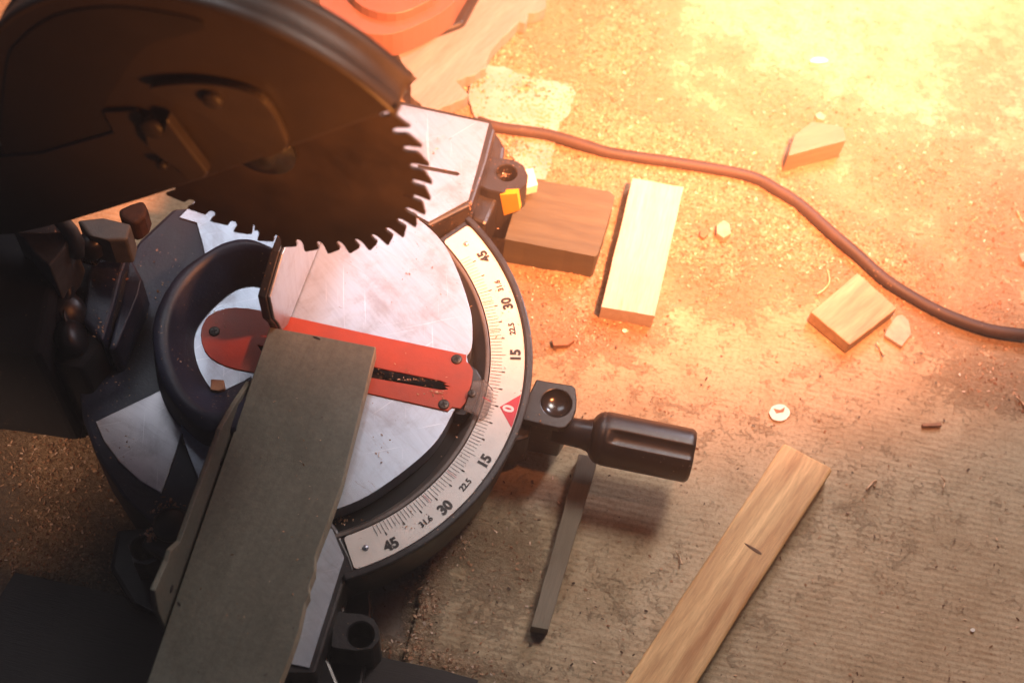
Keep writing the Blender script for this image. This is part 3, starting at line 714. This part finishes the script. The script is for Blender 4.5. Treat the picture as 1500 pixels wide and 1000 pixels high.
# dark slide bar between the rear segment and the fence
prism('slide_bar', pts([(272, 622), (322, 640), (290, 750), (262, 830), (205, 800), (240, 722)], .062), .05, M['black2'], saw, .003)
lathe('slide_knob', at(252, 770, .064), (0, 0, 1), [(0, .012), (.004, .0125), (.006, .009), (.0065, .001)], M['black2'], saw, 28)

# fine dust lying on the saw's flat black parts
def scatter_px(regions, size, name, label, parent=None, seed=5):
    P = []; r = np.random.default_rng(seed)
    for cx, cy, rx, ry, z, n in regions:
        for _ in range(n):
            a, q = r.random() * 6.283, abs(r.normal()) * .6
            P.append(at(cx + rx * q * math.cos(a), cy + ry * q * math.sin(a), z))
    o = flakes(name, np.array([list(q) for q in P]), size, M['flake'], .0002, seed)
    return tag(o, label, 'sawdust', kind='stuff')
scatter_px([(246, 752, 22, 22, .0655, 240), (228, 782, 16, 10, .0655, 60), (330, 640, 20, 10, .0625, 30), (255, 640, 20, 30, .062, 30)], .0026, 'shavings', 'small heap of brown shavings on the dark bar beside the lug')
scatter_px([(150, 480, 22, 30, .1104, 26), (265, 545, 22, 40, .0990, 5), (235, 430, 60, 70, .0664, 40), (190, 560, 70, 60, .0664, 30), (175, 400, 20, 40, .1104, 6)], .0012, 'chips', 'tiny pale wood specks on the black casting behind the blade')

scatter_px([(745, 210, 60, 40, .0049, 500), (770, 130, 50, 18, .0049, 260), (700, 120, 25, 20, .0049, 90)], .0018, 'sawdust_clump', 'loose sawdust lying over the torn card beside the cable', seed=12)
scatter_px([(600, 400, 70, 60, .0753, 30), (560, 650, 50, 50, .0753, 25), (640, 220, 40, 40, .0758, 18), (560, 545, 90, 20, .0766, 20), (730, 480, 25, 90, .0752, 22), (600, 770, 60, 25, .0752, 18), (440, 700, 60, 160, .0948, 40), (350, 900, 60, 80, .0948, 14), (640, 575, 20, 8, .0766, 30), (600, 556, 50, 3, .0768, 30), (800, 615, 30, 12, .0683, 10), (740, 255, 16, 10, .0622, 24), (690, 300, 6, 30, .0745, 26), (500, 760, 20, 12, .0600, 40), (670, 660, 14, 60, .0600, 60), (190, 650, 40, 40, .0678, 16), (330, 480, 25, 30, .0768, 8)], .00115, 'dust_specks', 'tiny sawdust specks on the silver table, scale and grey board', seed=8)
# ================================================================== WOOD
# grey board lying on the saw
ZB = .0945
e_left = [(395, 479), (360, 581), (243, 919), (196, 1055)]
e_right = [(386, 1055), (408, 1000), (425, 957), (437, 920), (446, 880), (452, 868), (452, 855), (460, 835), (461, 812), (480, 762), (500, 706), (526, 603), (536, 562), (549, 508)]
bt = e_left + e_right + [(521, 502.6), (470, 492.6)]
bo = empty('grey_board')
tag(bo, 'wide grey fibreboard plank lying across the saw table against the fence', 'board')
prism('board_face', pts(bt, ZB), .0022, M['board'], bo, .0005)
top2 = pts(bt, ZB); low_ = [Vector((q.x, q.y, ZB - .0024)) for q in top2]
# core: slightly ragged pale edge sticking out
core = []
for i, q in enumerate(bt):
    dx = 3.0 if 4 <= i < len(bt) - 2 else 0
    core.append((q[0] + dx * .5 + (random.random() - .5) * 1.0 * (dx > 0), q[1]))
prism('board_core', pts(core, ZB - .0024), ZB - .0024 - .0766, M['boardcore'], bo, .0006)
# pencil tick and small dents on the board
for (u, v, l, w, a) in ((464, 495, 12, 3.5, 8), (254, 866, 5, 9, 20), (262, 884, 7, 3, 40)):
    q = at(u, v, ZB + .0002); s = .5 / 1900; c, s_ = math.cos(math.radians(a)), math.sin(math.radians(a))
    bm = bmesh.new(); bm.faces.new([bm.verts.new((q.x + (l * c * x - w * s_ * y) * s, q.y - (l * s_ * x + w * c * y) * s, q.z)) for x, y in [(math.cos(t), math.sin(t)) for t in np.linspace(0, 6.0, 10)]])
    flat('pencil_mark', bm, M['void'], bo)

def dir_ang(u0, v0, u1, v1, z=0):
    a, c = at(u0, v0, z), at(u1, v1, z); return math.atan2(c.y - a.y, c.x - a.x)
def rag(uv, amp, seed, step=7):
    r = random.Random(seed); out = []
    for i, p in enumerate(uv):
        q = uv[(i + 1) % len(uv)]; n = max(1, int(math.dist(p, q) / step))
        for k in range(n):
            t = k / n; out.append((p[0] + (q[0] - p[0]) * t + r.uniform(-amp, amp), p[1] + (q[1] - p[1]) * t + r.uniform(-amp, amp)))
    return out
def block(name, uv, z, label, cat, mat, bevel=.0008, group=None, lift=.0012):
    o = prism(name, pts(rag(uv, .45, len(label), 14), z), z - lift, mat, None, bevel, 2); return tag(o, label, cat, group)
a = dir_ang(960, 460, 1000, 274)
block('wood_block', [(927, 261), (1001, 274), (959, 463), (881, 449)], .019, 'pale smooth pine block with flat end, longest block above the saw handle', 'wood block', wood('pale_pine', (.40, .31, .245), (.62, .53, .455), a, .55, 14, 60, contrast=.8))
a = dir_ang(760, 352, 873, 374)
block('wood_block', [(788, 264), (838, 272), (893, 280), (901, 287), (898, 300), (876, 372), (872, 376), (740, 350), (760, 280)], .034, 'thick brown square block beside the upper lug of the saw', 'wood block', wood('brown_wood', (.058, .050, .026), (.105, .092, .050), a, .6, 18, 60, contrast=1.2), .0016)
a = dir_ang(1245, 505, 1314, 451)
block('wood_block', [(1256, 399), (1314, 451), (1245, 505), (1188, 457)], .015, 'small square pine offcut with golden grain beside the cable', 'wood block', wood('golden_pine', (.27, .155, .065), (.52, .37, .21), a + .05, .55, 10, 45, contrast=1.5))
a = dir_ang(1155, 227, 1238, 206)
block('wood_block', [(1164, 198), (1190, 178), (1236, 186), (1239, 206), (1155, 228)], .024, 'wedge shaped block alone on the sawdust beyond the cable', 'wood block', wood('far_pine', (.17, .11, .06), (.30, .22, .14), a, .6))
# long pine board
a = dir_ang(915, 1000, 1149, 647)
lb = block('pine_board', [(1149, 647), (1221, 686), (1100, 873), (1025, 994), (985, 1060), (874, 1062), (1000, 872)], .018, 'long knotty pine board running out of the bottom edge', 'board', wood('long_pine', (.38, .165, .045), (.80, .51, .23), a, .6, 10, 34, contrast=1.7), .0022)
c = at(1103, 803, .0183); dk = Vector((math.cos(a), math.sin(a), 0)); sd_ = Vector((-dk.y, dk.x, 0))
bm = bmesh.new(); bm.faces.new([bm.verts.new(c + sd_ * (.0075 * math.cos(t)) * -1 + dk * (.0012 * math.sin(t) * (1 + .5 * math.cos(t)))) for t in np.linspace(0, 5.9, 14)])
flat('knot', bm, plain('knot_brown', (.11, .045, .018), .7), lb)
# thin grey stick under the handle
block('wood_stick', [(848, 664), (877, 668), (871, 690), (803, 922), (778, 917)], .013, 'narrow grey stick lying under the black handle grip', 'stick', wood('grey_stick', (.13, .10, .065), (.215, .175, .12), dir_ang(778, 917, 848, 664), .75, 16, 60), .0007)
# dark plank that carries the saw
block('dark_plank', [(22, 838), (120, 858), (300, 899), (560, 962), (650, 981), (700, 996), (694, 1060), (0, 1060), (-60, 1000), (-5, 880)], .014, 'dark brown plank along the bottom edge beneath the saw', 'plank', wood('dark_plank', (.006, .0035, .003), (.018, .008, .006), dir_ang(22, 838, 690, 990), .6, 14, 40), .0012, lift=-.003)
# torn boards and paper at the top
torn = [(578, 72), (600, 66), (680, 36), (702, -10), (800, -12), (799, 12), (774, 21), (771, 35), (760, 33), (735, 56), (718, 74), (711, 100), (697, 109), (668, 119), (686, 137), (680, 145), (641, 161), (620, 158), (600, 140), (601, 123), (609, 115), (592, 100)]
tb = tag(prism('torn_board', pts(rag(torn, 1.6, 3), .016), .014, wood('torn_wood', (.14, .14, .14), (.30, .295, .29), dir_ang(600, 140, 740, 0), .75, 8, 30), None, .0008), 'pale splintered wood offcut with ragged ends behind the wing plate', 'wood offcut')
pap = [(704, 95), (736, 98), (784, 115), (830, 123), (843, 134), (833, 170), (819, 179), (815, 200), (806, 245), (800, 262), (770, 258), (752, 232), (728, 200), (700, 176), (686, 150), (690, 120)]
tag(prism('torn_paper', pts(rag(pap, 1.8, 4), .0045), .0016, plain('torn_paper', (.30, .29, .28), .9, 0, .25, 30, .5, speck=(.36, .2, .08), speck_amt=.56), None, .0003), 'flat torn sheet of pale card half buried in sawdust', 'torn card')
# red power tool in the top corner
tool = tag(empty('power_tool'), 'red and dark power tool cut off by the top edge', 'power tool')
prism('tool_base', pts([(430, -60), (452, 10), (500, 44), (540, 70), (566, 75), (620, 56), (680, 34), (704, -10), (720, -70)], .022), .018, M['black2'], tool, .004, 3)
prism('tool_shell', pts(smooth_loop([(455, -60), (462, -5), (480, 22), (505, 38), (535, 49), (575, 50), (620, 33), (652, 14), (672, -10), (680, -70)], 3), .052), .029, M['toolred'], tool, .008, 4)
prism('tool_cap', pts(smooth_loop([(500, -70), (512, -10), (540, 14), (580, 20), (615, 8), (640, -12), (645, -70)], 3), .062), .012, M['toolred'], tool, .004, 3)

# cable
cab = smooth_loop([(700, 178), (730, 187), (800, 197), (860, 214), (900, 225), (1000, 240), (1095, 257), (1140, 279), (1175, 302), (1215, 338), (1255, 372), (1295, 408), (1335, 434), (1375, 456), (1420, 474), (1460, 485), (1520, 492), (1600, 500)], 8, False)
cp = [at(u, v, .008 + .0012 * math.sin(i * .11)) for i, (u, v) in enumerate(cab)]
tag(tube('power_cable', cp, (lambda i: .0049 * (1 + .015 * math.sin(i * .37))), M['cable'], None, 18), 'thick dark rubber cable curving from the saw to the right edge', 'cable')

# small scraps
def scrap(name, uv, z, label, cat, mat, bevel=.0004, group=None): return tag(prism(name, pts(uv, z), z - .0005, mat, None, bevel), label, cat, group)
pale = plain('pale_scrap', (.40, .30, .235), .8, 0, .25, 120, .5); brown = plain('brown_scrap', (.26, .13, .07), .8, 0, .3, 120, .5)
scrap('card_scrap', [(1314, 462), (1322, 461), (1331, 469), (1335, 489), (1321, 507), (1296, 491), (1300, 480)], .004, 'pale pointed card scrap touching the small square offcut', 'scrap', pale)
scrap('wood_chip', [(1050, 330), (1060, 322), (1069, 328), (1071, 342), (1060, 348), (1050, 342)], .009, 'pale lump of wood in the dust right of the pale pine block', 'chip', pale)
scrap('wood_chip', [(1026, 337), (1035, 333), (1039, 342), (1031, 349), (1025, 345)], .006, 'dark brown crumb just left of the pale lump', 'chip', brown)
scrap('wood_chip', [(808, 497), (838, 492), (842, 498), (832, 505), (811, 506)], .006, 'brown flat splinter right of the scale above the handle', 'chip', brown)
scrap('wood_chip', [(1351, 620), (1378, 618), (1380, 623), (1352, 624)], .004, 'short straight splinter alone on the cardboard right of the round sticker', 'chip', brown, .0003)
scrap('wood_chip', [(1194, 168), (1202, 163), (1210, 170), (1207, 176), (1198, 174)], .006, 'little pale chip beyond the wedge shaped block', 'chip', pale)
scrap('wood_chip', [(1493, 372), (1510, 366), (1515, 384), (1498, 383)], .006, 'pale chip cut off by the right edge', 'chip', pale)
# pale cube crumb on the turntable inside the arch
wc = tag(prism('wood_crumb', pts([(309, 555), (328, 556), (329, 569), (320, 572), (308, 570)], .0815), .0055, brown, None, .0005), 'brown cube of wood on the silver table in front of the arch', 'chip')
# round sticker and dots
ci = lambda u, v, r, n=28: [(u + r * math.cos(t), v + r * .82 * math.sin(t)) for t in np.linspace(0, 2 * math.pi, n, endpoint=False)]
st = scrap('round_sticker', [(q[0] + (.4 * math.sin(i * 1.7)), q[1]) for i, q in enumerate(ci(1142, 604, 15))], .0020, 'round white sticker stuck to the cardboard', 'sticker', M['sticker'], .0002)
prism('tear', pts([(1133, 598), (1143, 600), (1150, 596), (1148, 603), (1137, 605)], .0022), .0004, brown, st)
scrap('white_dot', ci(915, 484, 3.6, 16), .0028, 'small white dot below the pale pine block', 'dot', M['sticker'], 0)
scrap('white_dot', ci(1425, 922, 3.4, 16), .0020, 'small white dot near the lower right corner', 'dot', M['sticker'], 0)
# pale smears of bare paper in the bright part
for (u, v, rx, ry, lb_) in ((1200, 88, 13, 4, 'bright white paper fleck among the sawdust near the top'),):
    scrap('paper_fleck', [(u + rx * math.cos(t) * (1 + .15 * math.sin(3 * t)), v + ry * math.sin(t)) for t in np.linspace(0, 6.0, 16)], .0032, lb_, 'paper', M['sticker'], .0002)
# curled shavings / bent splinters
def splint(uv, r, label, z=.003):
    return tag(tube('splinter', [at(u, v, z + .0015 * math.sin(i)) for i, (u, v) in enumerate(smooth_loop(uv, 4, False))], r, M['shav'], None, 6), label, 'splinter')
M['shav'] = plain('shaving', (.55, .36, .22), .7)
splint([(1196, 431), (1207, 424), (1215, 412), (1212, 394)], .0008, 'thin bent splinter left of the small square offcut')
splint([(1284, 502), (1289, 510), (1295, 520)], .0010, 'short splinter below the card scrap')
splint([(990, 806), (995, 815), (999, 826)], .0007, 'fine curled shaving between the stick and the long pine board')
splint([(1269, 717), (1276, 709), (1284, 703), (1281, 712)], .0008, 'forked shaving upper right of the long pine board')
splint([(1379, 697), (1384, 705), (1382, 714)], .0006, 'hair thin shaving at mid right on the cardboard')
splint([(1488, 580), (1496, 588), (1503, 596)], .0009, 'splinter at the right edge below the cable')
splint([(1490, 308), (1494, 318), (1499, 326)], .0008, 'pale splinter at the right edge above the cable')
# coarse dark crumbs on the cardboard
Cc = []
for _ in range(420):
    u, v = random.uniform(560, 1500), random.uniform(440, 1000)
    Cc.append(list(at(u, v, .0012)))
tag(flakes('grit', np.array(Cc), .0017, plain('grit_brown', (.085, .045, .025), .8, 0, .4), .0003, 9), 'scattered dark brown crumbs and bark bits over the cardboard', 'grit', kind='stuff')

# ------------------------------------------------------------------ haze box added round everything, to carry the orange veil
bm = bmesh.new(); bmesh.ops.create_cube(bm, size=1)
hz_ = from_bm('haze', bm, None); hz_.scale = (7, 7, 2.62); hz_.location = (0, 0, .30)   # z from -1.01 to 1.61
m = bpy.data.materials.new('haze'); m.use_nodes = True; N = m.node_tree.nodes; N.clear()
pv = N.new('ShaderNodeVolumePrincipled'); mo = N.new('ShaderNodeOutputMaterial'); m.node_tree.links.new(pv.outputs[0], mo.inputs['Volume'])
pv.inputs['Color'].default_value = (1, .80, .68, 1); pv.inputs['Density'].default_value = .125
hz_.data.materials.append(m); tag(hz_, kind='stuff')
